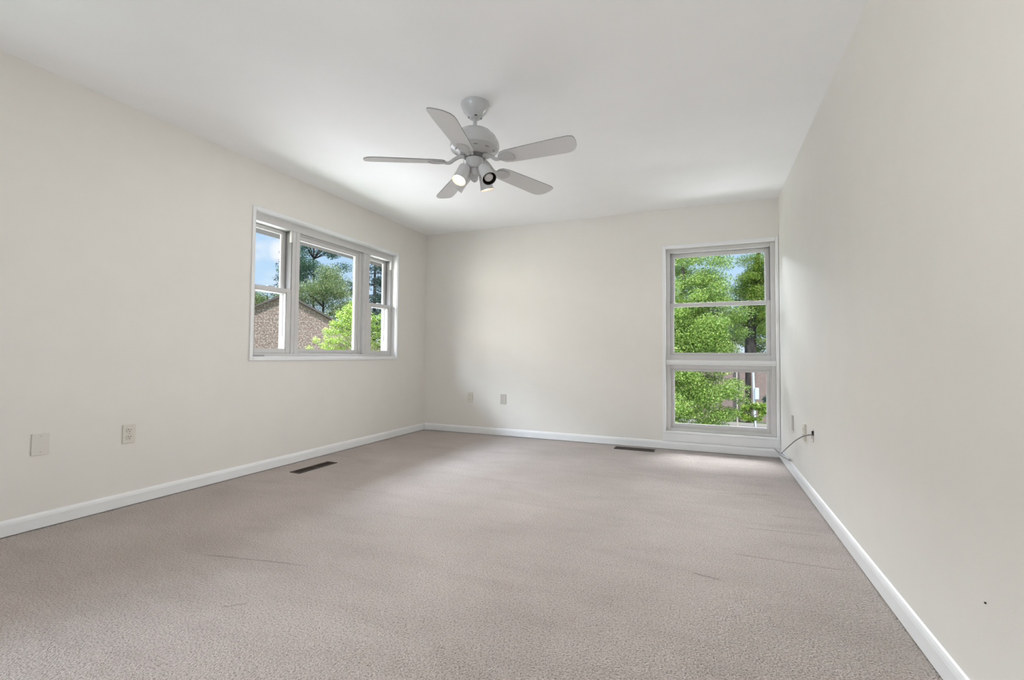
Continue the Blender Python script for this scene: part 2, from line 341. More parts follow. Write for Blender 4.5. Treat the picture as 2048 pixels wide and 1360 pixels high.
# ------------------------------------------------------------------ room shell
bm = nb(); box(bm, -WT, W+WT, YF-WT, WT, -0.12, 0.0)
structure(obj('floor', bm, m_carpet), 'pinkish beige wall to wall carpet with brushed pile', 'carpet')
bm = nb(); box(bm, -WT, W+WT, YF-WT, WT, H, H+0.06)
structure(obj('ceiling', bm, m_ceil), 'flat white painted ceiling', 'ceiling')
def holed(bm, plane, t0, t1, outer, holes):
    # wall slab between t0 and t1 along its normal, outer = (a0,a1,z0,z1); cells of a grid left out where holes are
    A = sorted({outer[0], outer[1], *[h[0] for h in holes], *[h[1] for h in holes]})
    Z = sorted({outer[2], outer[3], *[h[2] for h in holes], *[h[3] for h in holes]})
    def P(a, z, t_): return (t_, a, z) if plane == 'x' else (a, t_, z)
    V = {}
    def v(i, j, t_):
        k = (i, j, t_)
        if k not in V: V[k] = bm.verts.new(P(A[i], Z[j], t_))
        return V[k]
    solid = lambda i, j: 0 <= i < len(A)-1 and 0 <= j < len(Z)-1 and not any(h[0] <= (A[i]+A[i+1])/2 <= h[1] and h[2] <= (Z[j]+Z[j+1])/2 <= h[3] for h in holes)
    for i in range(len(A)-1):
        for j in range(len(Z)-1):
            if not solid(i, j): continue
            for t_ in (t0, t1): bm.faces.new((v(i,j,t_), v(i+1,j,t_), v(i+1,j+1,t_), v(i,j+1,t_)))
            if not solid(i-1, j): bm.faces.new((v(i,j,t0), v(i,j+1,t0), v(i,j+1,t1), v(i,j,t1)))
            if not solid(i+1, j): bm.faces.new((v(i+1,j,t0), v(i+1,j+1,t0), v(i+1,j+1,t1), v(i+1,j,t1)))
            if not solid(i, j-1): bm.faces.new((v(i,j,t0), v(i+1,j,t0), v(i+1,j,t1), v(i,j,t1)))
            if not solid(i, j+1): bm.faces.new((v(i,j+1,t0), v(i+1,j+1,t0), v(i+1,j+1,t1), v(i,j+1,t1)))
L = dict(a0=-2.410, a1=-0.594, z0=0.905, z1=2.068)          # left window opening
B = dict(a0=2.877, a1=3.861, z0=0.185, z1=2.030)            # back window opening
L2 = dict(a0=-6.30, a1=-4.45, z0=0.905, z1=2.068)        # its twin beside the viewer, out of frame
FW = dict(a0=0.35, a1=2.2, z0=0.75, z1=2.1)                  # unseen window added behind the camera for fill light
bm = nb(); holed(bm, 'x', -WT, 0, (YF, 0, 0, H), [(L['a0'], L['a1'], L['z0'], L['z1']), (L2['a0'], L2['a1'], L2['z0'], L2['z1'])])
structure(obj('wall_left', bm, m_wall), 'beige painted wall holding the wide three part window', 'wall')
bm = nb(); holed(bm, 'y', 0, WT, (-WT, W+WT, 0, H), [(B['a0'], B['a1'], B['z0'], B['z1'])])
structure(obj('wall_back', bm, m_wall), 'beige painted end wall holding the tall corner window', 'wall')
bm = nb(); holed(bm, 'x', W, W+WT, (YF, 0, 0, H), [])
structure(obj('wall_right', bm, m_wall), 'plain beige painted wall without any window', 'wall')
bm = nb(); holed(bm, 'y', YF-WT, YF, (-WT, W+WT, 0, H), [(FW['a0'], FW['a1'], FW['z0'], FW['z1'])])
structure(obj('wall_front', bm, m_wall), 'beige painted wall behind the viewer', 'wall')
bm = nb(); box(bm, -WT, W+WT, YF-WT, WT, H+0.062, H+0.3); box(bm, -1.0, -WT, YF-1.0, WT+0.4, 2.172, H+0.3)
structure(obj('roof', bm, m_soffit), 'brown roof overhang whose soffit shows above the left window', 'roof')

def skirting(bm, along, a0, a1, wall, inward):
    h, tk = 0.084, 0.013
    prof = [(0.0, 0.006), (tk, 0.006), (tk, h*0.72), (tk*0.8, h*0.86), (tk*0.45, h*0.96), (0.0, h)]
    rows = []
    for a in (a0, a1):
        r = []
        for d, z in prof:
            q = wall+inward*d
            r.append(bm.verts.new((q, a, z) if along == 'y' else (a, q, z)))
        rows.append(r)
    n = len(prof)
    for k in range(n): bm.faces.new((rows[0][k], rows[0][(k+1) % n], rows[1][(k+1) % n], rows[1][k]))
    bm.faces.new(rows[0]); bm.faces.new(rows[1][::-1])
bm = nb(); skirting(bm, 'y', YF, 0, 0.0, 1)
structure(obj('baseboard_left', bm, m_trim), 'white baseboard along the wall with the three part window', 'baseboard')
bm = nb(); skirting(bm, 'x', 0.013, W-0.013, 0.0, -1)
structure(obj('baseboard_back', bm, m_trim), 'white baseboard along the end wall below the corner window', 'baseboard')
bm = nb(); skirting(bm, 'y', YF, 0, W, -1)
structure(obj('baseboard_right', bm, m_trim), 'white baseboard along the windowless wall', 'baseboard')
bm = nb(); box(bm, 2.845, W, -0.009, 0.0, 0.084, 0.163); 
structure(obj('trim_1', bm, m_trim, bevel=0.003), 'white apron board between corner window and baseboard', 'trim')

# ------------------------------------------------------------------ windows
def lbox(bm, a0, a1, z0, z1, d0, d1): box(bm, -d1, -d0, a0, a1, z0, z1)      # left wall, depth d outwards
def bbox(bm, a0, a1, z0, z1, d0, d1): box(bm, a0, a1, d0, d1, z0, z1)        # back wall
def ring(bx, bm, a0, a1, z0, z1, wl, wr, wb, wt, d0, d1):
    bx(bm, a0, a0+wl, z0, z1, d0, d1); bx(bm, a1-wr, a1, z0, z1, d0, d1)
    bx(bm, a0+wl, a1-wr, z0, z0+wb, d0, d1); bx(bm, a0+wl, a1-wr, z1-wt, z1, d0, d1)
def sash(bx, root, a0, a1, z0, z1, st, rb, rt, d0, d1, mat, stl=None, step=True):
    bm = nb(); ring(bx, bm, a0, a1, z0, z1, stl or st, st, rb, rt, d0, d1)
    s = obj('sash', bm, mat, root, bevel=0.003)
    ga0, ga1, gz0, gz1 = a0+(stl or st), a1-st, z0+rb, z1-rt
    dm = (d0+d1)/2+0.006
    bm = nb(); bx(bm, ga0-0.006, ga1+0.006, gz0-0.006, gz1+0.006, dm, dm+0.004)
    obj('pane', bm, m_glass, s)
    if step:
        bm = nb(); ring(bx, bm, ga0, ga1, gz0, gz1, 0.006, 0.006, 0.006, 0.006, d0+0.008, dm)
        obj('glazing_bead', bm, mat, s)
    return s

# --- left window: double hung, fixed, double hung
w1 = struct_root('window_1', 'wide white three part window in the left wall, looking on a brick gable', 'window', (0, -1.5, 0.9))
bm = nb()
lbox(bm, L['a0']-0.027, L['a0'], 0.875, 2.091, -0.011, 0.0); lbox(bm, L['a1'], L['a1']+0.019, 0.875, 2.091, -0.011, 0.0)
lbox(bm, L['a0'], L['a1'], 2.068, 2.091, -0.011, 0.0); lbox(bm, L['a0'], L['a1'], 0.875, 0.905, -0.011, 0.0)
obj('casing', bm, m_trim, w1, bevel=0.004)
bm = nb()                                             # painted lining of the recess
ring(lbox, bm, L['a0'], L['a1'], L['z0'], L['z1'], 0.004, 0.004, 0.004, 0.004, 0.0, 0.06)
obj('recess_lining', bm, m_trim, w1)
bm = nb(); ring(lbox, bm, L['a0'], L['a1'], L['z0'], L['z1'], 0.018, 0.018, 0.030, 0.068, 0.06, WT)
obj('frame', bm, m_frame, w1, bevel=0.003)
M1, M2 = (-1.996, -1.917), (-1.081, -0.996)
for a, b_ in (M1, M2):
    bm = nb(); lbox(bm, a, b_, 0.935, 2.0, 0.06, WT); lbox(bm, (a+b_)/2-0.004, (a+b_)/2+0.004, 0.935, 2.0, 0.057, 0.06)
    obj('mullion', bm, m_frame, w1, bevel=0.003)
zb, zt = 0.936, 1.999
def double_hung_left(a0, a1):
    sash(lbox, w1, a0, a1, 1.450, zt, 0.034, 0.036, 0.024, 0.142, 0.176, m_frame)       # upper, outside
    s = sash(lbox, w1, a0, a1, zb, 1.487, 0.045, 0.032, 0.036, 0.064, 0.100, m_frame)   # lower, inside
    bm = nb(); lbox(bm, (a0+a1)/2-0.03, (a0+a1)/2+0.03, 1.487, 1.495, 0.068, 0.096)
    obj('sash_lock', bm, m_frame, s, bevel=0.003)
    for q, s_ in ((a0, 1), (a1, -1)):
        bm = nb(); lbox(bm, q, q+s_*0.006, 1.49, zt, 0.068, 0.138); obj('sash_track', bm, m_track, w1)
        bm = nb(); lbox(bm, q, q+s_*0.012, zt-0.10, zt, 0.062, 0.084); obj('track_cover', bm, m_frame, w1)
        bm = nb(); lbox(bm, q, q+s_*0.008, zb, 1.449, 0.106, WT+0.004); obj('outer_stop', bm, m_vinyl, w1)
        bm = nb(); lbox(bm, q+s_*0.008, q+s_*0.010, 1.08, 1.449, 0.150, 0.162); obj('screen_track', bm, m_track, w1)
double_hung_left(L['a0']+0.019, M1[0]-0.001)
double_hung_left(M2[1]+0.001, L['a1']-0.019)
bm = nb(); ring(lbox, bm, M1[1], M2[0], zb, zt, 0.012, 0.040, 0.012, 0.014, 0.088, 0.125); obj('stop', bm, m_frame, w1, bevel=0.002)
sash(lbox, w1, M1[1]+0.012, M2[0]-0.040, zb+0.012, zt-0.014, 0.036, 0.021, 0.032, 0.097, 0.140, m_frame, stl=0.020)
# lever handle lying on the sill at the near end
bm = nb(); p = at(524, 712, 0, -0.03)
prism(bm, [(-0.058, -0.007), (0.040, -0.009), (0.058, -0.004), (0.058, 0.006), (0.03, 0.010), (-0.058, 0.008)], 0.0, 0.013,
      Matrix.Translation((-0.028, -2.335, 0.909)) @ Matrix.Rotation(PI/2, 4, 'Z'))
obj('handle', bm, m_vinyl, w1, bevel=0.003)

# --- back window: double hung above a fixed light
w2 = struct_root('window_2', 'tall white window in the corner of the end wall, looking into green trees', 'window', (3.37, 0, 0.18))
bm = nb()
bbox(bm, 2.845, 2.877, 0.163, 2.068, -0.013, 0.0); bbox(bm, 3.861, 3.886, 0.163, 2.068, -0.013, 0.0)
bbox(bm, 2.877, 3.861, 2.030, 2.068, -0.013, 0.0); bbox(bm, 2.877, 3.861, 0.163, 0.185, -0.013, 0.0)
obj('casing', bm, m_trim, w2, bevel=0.004)
bm = nb(); ring(bbox, bm, B['a0'], B['a1'], B['z0'], B['z1'], 0.040, 0.040, 0.030, 0.040, 0.028, WT); bbox(bm, 2.917, 3.821, 0.815, 0.950, 0.028, WT)
obj('frame', bm, m_frame, w2, bevel=0.003)
bm = nb(); bbox(bm, B['a0'], B['a1'], 0.866, 0.900, 0.004, 0.028); bbox(bm, B['a0'], B['a1'], 0.850, 0.866, 0.012, 0.028)
obj('transom', bm, m_trim, w2, bevel=0.003)
sash(bbox, w2, 2.918, 3.820, 1.440, 1.989, 0.036, 0.036, 0.034, 0.082, 0.112, m_frame)
s = sash(bbox, w2, 2.918, 3.820, 0.951, 1.477, 0.030, 0.018, 0.032, 0.046, 0.078, m_frame)
for xx in (3.0, 3.64):
    bm = nb(); bbox(bm, xx, xx+0.045, 1.477, 1.484, 0.05, 0.074); obj('sash_lock', bm, m_track, s, bevel=0.002)
for q, s_ in ((2.917, 1), (3.821, -1)):
    bm = nb(); bbox(bm, q, q+s_*0.008, 1.479, 1.989, 0.036, 0.080); obj('sash_track', bm, m_track, w2)
    bm = nb(); bbox(bm, q, q+s_*0.012, 0.951, 1.989, 0.114, WT+0.004); obj('outer_stop', bm, m_vinyl, w2)
bm = nb(); ring(bbox, bm, 2.917, 3.821, 0.215, 0.815, 0.010, 0.010, 0.010, 0.008, 0.040, 0.07); obj('stop', bm, m_frame, w2, bevel=0.002)
sash(bbox, w2, 2.927, 3.811, 0.225, 0.807, 0.024, 0.030, 0.016, 0.052, 0.09, m_frame)

# --- window added behind the viewer, only to let in fill light
w3 = struct_root('fill_window_3', 'plain white window added behind the viewer to let in fill light', 'window', (1.27, YF, 0.75))
bm = nb(); ring(bbox, bm, FW['a0'], FW['a1'], FW['z0'], FW['z1'], 0.06, 0.06, 0.06, 0.06, YF-0.16, YF-0.02); bbox(bm, 1.25, 1.30, 0.81, 2.04, YF-0.16, YF-0.02)
obj('frame', bm, m_frame, w3)
bm = nb(); bbox(bm, FW['a0']+0.05, FW['a1']-0.05, 0.80, 2.05, YF-0.10, YF-0.095); obj('pane', bm, m_glass, w3)

w4 = struct_root('window_4', 'second white window in the left wall beside the viewer', 'window', (0, -5.4, 0.9))
bm = nb(); ring(lbox, bm, L2['a0'], L2['a1'], L2['z0'], L2['z1'], 0.06, 0.06, 0.06, 0.07, 0.06, 0.16); lbox(bm, -5.40, -5.34, 0.965, 1.998, 0.06, 0.16)
obj('frame', bm, m_frame, w4)
bm = nb(); lbox(bm, L2['a0']+0.05, L2['a1']-0.05, 0.955, 2.01, 0.10, 0.104); obj('pane', bm, m_glass, w4)

# ------------------------------------------------------------------ wall plates
def frame_on(wall):
    # local x = along the wall, y = up, z = out of the wall
    if wall == 'left':  return Matrix(((0, 0, 1, 0), (1, 0, 0, 0), (0, 1, 0, 0), (0, 0, 0, 1)))
    if wall == 'back':  return Matrix(((1, 0, 0, 0), (0, 0, -1, 0), (0, 1, 0, 0), (0, 0, 0, 1)))
    return Matrix(((0, 0, -1, 0), (-1, 0, 0, 0), (0, 1, 0, 0), (0, 0, 0, 1)))
def rrect(w, h, r, n=4):
    o = []
    for cx, cy, a0 in ((w/2-r, h/2-r, 0), (-w/2+r, h/2-r, PI/2), (-w/2+r, -h/2+r, PI), (w/2-r, -h/2+r, 3*PI/2)):
        for k in range(n+1):
            a = a0+k/n*PI/2; o.append((cx+r*math.cos(a), cy+r*math.sin(a)))
    return o
def circ(r, n=20, cx=0, cy=0): return [(cx+r*math.cos(2*PI*k/n), cy+r*math.sin(2*PI*k/n)) for k in range(n)]
def plate(name, label, cat, wall, loc, mat, kind, w=0.070, h=0.115, group=None, tk=0.006):
    root = thing(name, label, cat, loc, group)
    Mx = Matrix.Translation(loc) @ frame_on(wall)
    bm = nb(); prism(bm, rrect(w, h, 0.004), 0.0, tk, Mx); obj('cover_plate', bm, mat, root, bevel=0.002)
    def screw(y):
        bm = nb(); prism(bm, circ(0.0032, 12, 0, y), tk, tk+0.0012, Mx); s = obj('screw', bm, m_plate3, root)
    if kind == 'duplex':
        for cy in (0.0215, -0.0215):
            o2 = [(x, y+cy) for x, y in circ(0.0172, 24)]
            o2 = [(x, max(min(y, cy+0.0135), cy-0.0135)) for x, y in o2]
            bm = nb(); prism(bm, o2, tk, tk+0.003, Mx); rc = obj('socket', bm, mat, root)
            bm = nb()
            for sx_, hh in ((-0.0065, 0.0085), (0.0065, 0.0070)):
                prism(bm, [(sx_-0.0014, cy+0.004-hh/2), (sx_+0.0014, cy+0.004-hh/2), (sx_+0.0014, cy+0.004+hh/2), (sx_-0.0014, cy+0.004+hh/2)], tk+0.003, tk+0.0034, Mx)
            prism(bm, circ(0.0026, 12, 0, cy-0.0075), tk+0.003, tk+0.0034, Mx)
            obj('slot', bm, m_dark, rc)
        screw(0.0)
    elif kind == 'blank':
        screw(0.042); screw(-0.042)
    elif kind == 'phone':
        bm = nb(); prism(bm, rrect(0.022, 0.026, 0.002), tk, tk+0.004, Mx @ Matrix.Translation((0, -0.012, 0))); j = obj('jack', bm, mat, root)
        bm = nb(); prism(bm, rrect(0.012, 0.010, 0.001), tk+0.004, tk+0.0046, Mx @ Matrix.Translation((0, -0.012, 0))); obj('slot', bm, m_screw, j)
        screw(0.045); screw(-0.045)
    return root
plate('wall_plate', 'pale blank cover plate on left wall, nearer the viewer', 'wall plate', 'left', (0, -3.637, 0.444), m_plate2, 'blank', w=0.073)
plate('power_outlet', 'almond duplex power outlet on left wall beside the blank plate', 'outlet', 'left', (0, -3.228, 0.437), m_plate, 'duplex')
plate('power_outlet', 'pinkish duplex power outlet on end wall, left of the grey plate', 'outlet', 'back', (0.645, 0, 0.431), m_plate, 'duplex', w=0.066)
plate('wall_plate', 'grey blank cover plate with two screws on the end wall', 'wall plate', 'back', (1.077, 0, 0.425), m_plate3, 'blank')
plate('wall_plate', 'thin pale plate on right wall closest to the corner window', 'wall plate', 'right', (W, -0.66, 0.412), m_plate3, 'blank', w=0.07, h=0.118)
plate('power_outlet', 'almond power outlet on right wall with a grey cord passing in front', 'outlet', 'right', (W, -1.155, 0.412), m_plate, 'duplex', w=0.075, h=0.118, tk=0.011)
plate('cable_jack', 'small pale jack plate on right wall where the cord comes out', 'wall plate', 'right', (W, -1.40, 0.43), m_wall, 'phone', w=0.05, h=0.09, tk=0.003)

# grey cord with a connector hanging into the corner
hub = at(1562, 909, 1, -0.13)
cordt = thing('cable', 'grey cord curving from right wall jack down to a connector in the corner', 'cable', (W-0.05, -0.13, 0.02))
P0 = at(1625.5, 869, 0, W-0.006); P1 = at(1614, 870.5, 0, W-0.035); P2 = at(1604, 873.5, 0, W-0.045); P3 = at(1590, 882, 0, W-0.055); P4 = at(1576, 894, 0, W-0.05); P5 = hub+Vector((0.0, -0.01, 0.012))
bm = nb(); tube(bm, smooth_path([P0, P1, P2, P3, P4, P5], 8), 0.0036, 8); obj('cord', bm, m_cord, cordt, smooth=True)
bm = nb(); tube(bm, [at(1625.2, 862, 0, W-0.006), at(1625.2, 871, 0, W-0.006)], 0.006, 8); obj('plug', bm, m_black, cordt, smooth=True)
tip = at(1548, 896.5, 1, -0.06); tail = at(1580, 920.5, 0, W-0.022)
bm = nb(); tube(bm, [hub+(tip-hub)*0.15, hub, hub+(tail-hub)*0.35, tail], [0.008, 0.014, 0.012, 0.008], 12)
hb = obj('connector', bm, m_conn, cordt, smooth=True)
d = (CAM-hub).normalized()
bm = nb(); tube(bm, [hub+d*0.010, hub+d*0.0185], 0.0055, 12); obj('socket_hole', bm, m_dark, hb)
sd = (tip-hub).cross(Vector((0, 0, 1))).normalized()*0.006
for s_ in (-1, 1):
    bm = nb(); tube(bm, [hub+sd*s_*0.9, hub+(tip-hub)*0.55+sd*s_, tip+sd*s_*1.1], [0.006, 0.0045, 0.002], 8); obj('prong', bm, m_conn, hb, smooth=True)

# dark disc standing for a small hole in the wall
p = at(1972, 1206, 0, W)
bm = nb(); prism(bm, circ(0.0024, 12), 0.0, 0.003, Matrix.Translation(p) @ frame_on('right'))
tag(obj('nail_hole', bm, m_dark), 'tiny dark disc for a hole low on the windowless wall', 'nail_hole')

# ------------------------------------------------------------------ floor registers
def register(label, cx, cy, lx, ly, n, bars_along):
    root = thing('floor_vent', label, 'vent', (cx, cy, 0))
    bm = nb(); e = 0.014
    for a in ((-lx/2, lx/2, -ly/2, -ly/2+e), (-lx/2, lx/2, ly/2-e, ly/2), (-lx/2, -lx/2+e, -ly/2+e, ly/2-e), (lx/2-e, lx/2, -ly/2+e, ly/2-e)):
        box(bm, cx+a[0], cx+a[1], cy+a[2], cy+a[3], 0.0, 0.006)
    obj('frame', bm, m_vent, root, bevel=0.0015)
    bm = nb(); box(bm, cx-lx/2+e, cx+lx/2-e, cy-ly/2+e, cy+ly/2-e, 0.0003, 0.0012); obj('duct_opening', bm, m_dark, root)
    bm = nb()
    long_y = ly > lx
    ln = ly if long_y else lx; sh = lx if long_y else ly
    for k in range(n):
        q = -ln/2+e+(k+0.5)*(ln-2*e)/n
        if long_y: box(bm, cx-sh/2+e, cx+sh/2-e, cy+q-0.0016, cy+q+0.0016, 0.0012, 0.0042)
        else: box(bm, cx+q-0.0022, cx+q+0.0022, cy-sh/2+e, cy+sh/2-e, 0.0012, 0.005)
    obj('louvers', bm, m_vent, root)
    if bars_along:
        bm = nb()
        box(bm, cx-sh/2+e, cx+sh/2-e, cy-0.007, cy+0.007, 0.0045, 0.006) if long_y else box(bm, cx-0.005, cx+0.005, cy-sh/2+e, cy+sh/2-e, 0.0055, 0.0065)
        obj('cross_bar', bm, m_vent, root)
    return root
register('brown metal floor register by the left wall baseboard', 0.282, -2.035, 0.105, 0.40, 26, True)
register('brown metal floor register below the end wall beside the corner window', 2.585, -0.155, 0.39, 0.12, 24, False)

# ------------------------------------------------------------------ ceiling fan
FX, FY = 1.98, -2.52
fan = thing('ceiling_fan', 'white five blade ceiling fan with four spotlights', 'ceiling fan', (FX, FY, H))
T = Matrix.Translation((FX, FY, 0))
bm = nb(); lathe(bm, [(0.084, H), (0.086, H-0.006), (0.083, H-0.020), (0.072, H-0.045), (0.060, H-0.058), (0.050, H-0.074), (0.034, H-0.088), (0.026, H-0.092)], 48, T)
obj('canopy', bm, m_fan, fan, smooth=True)
for a in range(4):
    an = a*PI/2+0.6; bm = nb()
    prism(bm, rrect(0.006, 0.016, 0.002), 0, 0.003, T @ Matrix.Translation((0.036*math.cos(an), 0.036*math.sin(an), H-0.086)) @ Matrix.Rotation(an, 4, 'Z') @ Matrix.Rotation(PI*0.72, 4, 'Y'))
    obj('canopy_slot', bm, m_dark, fan)
bm = nb(); lathe(bm, [(0.0125, H-0.09), (0.0125, 2.300), (0.017, 2.296), (0.026, 2.286)], 24, T); obj('downrod', bm, m_fan, fan, smooth=True)
bm = nb(); lathe(bm, [(0.026, 2.292), (0.060, 2.282), (0.098, 2.262), (0.126, 2.234), (0.142, 2.204), (0.148, 2.180), (0.143, 2.160), (0.128, 2.150), (0.108, 2.142), (0.092, 2.130), (0.074, 2.124)], 56, T)
mh = obj('motor_housing', bm, m_fan, fan, smooth=True)
m_vs = pbr('grey_vent_shadow', (0.24, 0.24, 0.24), 0.6)
for k in range(10):
    an = 2*PI*k/10+0.2; bm = nb()
    prism(bm, rrect(0.026, 0.007, 0.003), 0, 0.003, T @ Matrix.Translation((0.117*math.cos(an), 0.117*math.sin(an), 2.1445)) @ Matrix.Rotation(an+PI/2, 4, 'Z') @ Matrix.Rotation(-0.38, 4, 'X'))
    obj('vent_slot', bm, m_vs, mh)
bm = nb(); lathe(bm, [(0.060, 2.126), (0.064, 2.122), (0.064, 2.108), (0.050, 2.104)], 40, T); obj('flywheel', bm, m_track, fan, smooth=True)
bm = nb(); lathe(bm, [(0.046, 2.106), (0.053, 2.102), (0.054, 2.052), (0.051, 2.046), (0.046, 2.042)], 40, T)
sh = obj('switch_housing', bm, m_fan, fan, smooth=True)
bm = nb(); lathe(bm, [(0.030, 2.044), (0.030, 2.016), (0.027, 2.006), (0.022, 2.000), (0.021, 1.978), (0.012, 1.968)], 32, T); fit = obj('light_fitter', bm, m_fan, fan, smooth=True)

# blades
def blade_outline():
    o = []
    L0, L1 = 0.175, 0.648
    # root end narrower, slightly curved, tip cut with a big radius on one corner
    top = [(L0, 0.030), (L0+0.018, 0.048), (L0+0.06, 0.056), (0.40, 0.062), (0.560, 0.067), (0.590, 0.065), (0.618, 0.052), (0.638, 0.025), (0.647, -0.010)]
    bot = [(0.648, -0.040), (0.642, -0.058), (0.620, -0.066), (0.560, -0.067), (0.40, -0.062), (L0+0.06, -0.056), (L0+0.018, -0.046), (L0, -0.026)]
    return top+bot
BT = 0.0055
def make_blade(ang):
    M4 = T @ Matrix.Rotation(ang, 4, 'Z') @ Matrix.Translation((0, 0, 2.083)) @ Matrix.Rotation(0.028, 4, 'Y') @ Matrix.Rotation(math.radians(-12.5), 4, 'X')
    bm = nb(); prism(bm, blade_outline(), -BT/2, BT/2, M4)
    bl = obj('blade', bm, [m_blade, m_blade_edge], fan)
    for p in bl.data.polygons:
        if abs(p.normal.dot((M4.to_3x3() @ Vector((0, 0, 1))).normalized())) < 0.5: p.material_index = 1
    # blade iron: arm from the flywheel, spoon shaped pad under the blade
    MI = T @ Matrix.Rotation(ang, 4, 'Z')
    pad = [(0.165, -0.014), (0.185, -0.030), (0.215, -0.041), (0.245, -0.040), (0.266, -0.026), (0.274, 0.0), (0.266, 0.024), (0.245, 0.034), (0.215, 0.030), (0.185, 0.020), (0.165, 0.012)]
    bm = nb(); prism(bm, pad, -BT/2-0.007, -BT/2, M4)
    ir = obj('blade_iron', bm, m_fan, bl, bevel=0.003, smooth=True)
    bm = nb()
    pts = [MI @ Vector((0.060, 0, 2.115)), MI @ Vector((0.09, 0, 2.112)), MI @ Vector((0.12, 0, 2.094)), M4 @ Vector((0.15, 0, -0.006)), M4 @ Vector((0.18, 0, -0.006))]
    tube(bm, smooth_path(pts, 5), [0.012]*5+[0.0115]*5+[0.011]*5+[0.010]*5+[0.006], 10)
    obj('iron_arm', bm, m_fan, bl, smooth=True)
for k in range(5): make_blade(math.radians(66+72*k))

# spotlights
def spot_lamp(neck, mouth, on, gain=1.0):
    ax = (mouth-neck).normalized(); ln = (mouth-neck).length
    Q = Matrix.Translation(neck) @ ax.to_track_quat('Z', 'Y').to_matrix().to_4x4()
    bm = nb(); prof = [(0.006, -0.004), (0.022, 0.0), (0.031, 0.008), (0.0345, 0.022), (0.0355, ln*0.55), (0.0395, ln*0.85), (0.043, ln), (0.0415, ln+0.0005), (0.0405, ln-0.001)]
    lathe(bm, prof, 36, Q, cap1=False)
    shd = obj('lamp_shade', bm, m_blade, fan, smooth=True)
    bm = nb(); lathe(bm, [(0.0405, ln-0.001), (0.0368, ln*0.85), (0.0325, ln*0.55), (0.031, ln*0.45)], 32, Q, cap0=False)
    obj('shade_lining', bm, m_fan if on else m_black, shd, smooth=True)  # darkness inside the unlit lamp is painted as black colour
    bm = nb(); zb_ = ln*0.92
    lathe(bm, [(0.012, ln*0.45), (0.020, ln*0.62), (0.0265, zb_-0.012), (0.0265, zb_-0.004), (0.0235, zb_+0.001), (0.014, zb_+0.004), (0.004, zb_+0.005)], 32, Q)
    obj('bulb', bm, m_bulb_on if on else m_bulb_off, shd, smooth=True)
    bm = nb(); ctr = Vector((FX, FY, neck.z+0.006)); tube(bm, smooth_path([ctr, ctr+(neck-ctr)*0.6+Vector((0, 0, 0.006)), neck+ax*0.004], 5), 0.008, 10)
    obj('lamp_arm', bm, m_fan, shd, smooth=True)
    if on:
        l = bpy.data.lights.new('fan_bulb', 'SPOT'); l.energy = LP['bulb']*gain; l.color = LC['bulb']; l.spot_size = math.radians(150); l.spot_blend = 0.7; l.shadow_soft_size = 0.025
        o = bpy.data.objects.new('fan_bulb', l); C.objects.link(o); o.location = mouth+ax*0.012; o.rotation_euler = ax.to_track_quat('-Z', 'Y').to_euler()
def pix(u, v, extra):   # point seen at a pixel, measured as metres toward the viewer from the fan's axis
    base = Vector((FX, FY, 2.0)); dd = F2*F_PX + R3*(u-1024) - U3*(v-680)
    k = ((base-CAM).dot(F2)-extra)/dd.dot(F2)
    return CAM+dd*k
spot_lamp(pix(930.5, 333, 0.035), pix(917.5, 361, 0.085), True, 0.35)
spot_lamp(pix(966, 334, 0.045), pix(979, 357.5, 0.115), False)
spot_lamp(pix(967, 346, -0.055), pix(974.5, 380, -0.072), True, 1.45)
spot_lamp(pix(938, 346, -0.055), pix(912, 377, -0.075), True, 1.3)
# pull chains
def chain(u, v0, v1, ex, knob):
    a, b_ = pix(u, v0, ex), pix(u, v1, ex)
    bm = nb(); tube(bm, [a, b_], 0.0014, 6); cobj = obj('pull_chain', bm, m_chain, fan)
    if knob:
        bm = nb(); tube(bm, [a, a+(b_-a)*0.25, a+(b_-a)*0.45], [0.0045, 0.004, 0.0015], 8); obj('chain_bell', bm, m_chain, cobj, smooth=True)
chain(948.5, 343, 365, 0.01, True)
chain(927.5, 316, 330, 0.05, False)

# ------------------------------------------------------------------ outdoors
bm = nb(); box(bm, -120, 120, -60, 140, GZ-0.3, GZ)
structure(obj('ground', bm, m_grass), 'green lawn outside below the windows', 'ground')
bm = nb(); box(bm, -30, 60, 15.0, 24.2, GZ, GZ+0.02)
structure(obj('street', bm, m_asph), 'pale street seen through the lowest pane', 'street')
bm = nb(); box(bm, -30, 60, 24.2, 24.45, GZ, GZ+0.14)
structure(obj('curb', bm, m_curb), 'concrete curb along the far side of the street', 'curb')

# neighbour's brick gable
apex = Vector((-9.0, 5.775, 2.80)); tdir = Vector((0.574, 0.819, 0)); nrm = Vector((0.819, -0.574, 0)); slope = 0.525; hw = 4.6
house = thing('neighbor_house', 'brick gable end of the house outside the three part window', 'house', (apex.x, apex.y, GZ))
bm = nb(); uvl = bm.loops.layers.uv.new('UVMap')
prof = [(-hw, GZ), (hw, GZ), (hw, 2.80-slope*hw), (0, 2.80), (-hw, 2.80-slope*hw)]
f_ = [bm.verts.new((apex.x+tdir.x*s, apex.y+tdir.y*s, z)) for s, z in prof]; k_ = [bm.verts.new((apex.x+tdir.x*s-nrm.x*5, apex.y+tdir.y*s-nrm.y*5, z)) for s, z in prof]
ff = bm.faces.new(f_); bm.faces.new(k_[::-1])
for i in range(5): bm.faces.new((f_[i], f_[(i+1) % 5], k_[(i+1) % 5], k_[i]))
for fc in bm.faces:
    for lp in fc.loops:
        co = lp.vert.co; lp[uvl].uv = ((co-apex).dot(tdir)+0.7*(co-apex).dot(nrm), co.z)
obj('gable_wall', bm, m_brick, house)
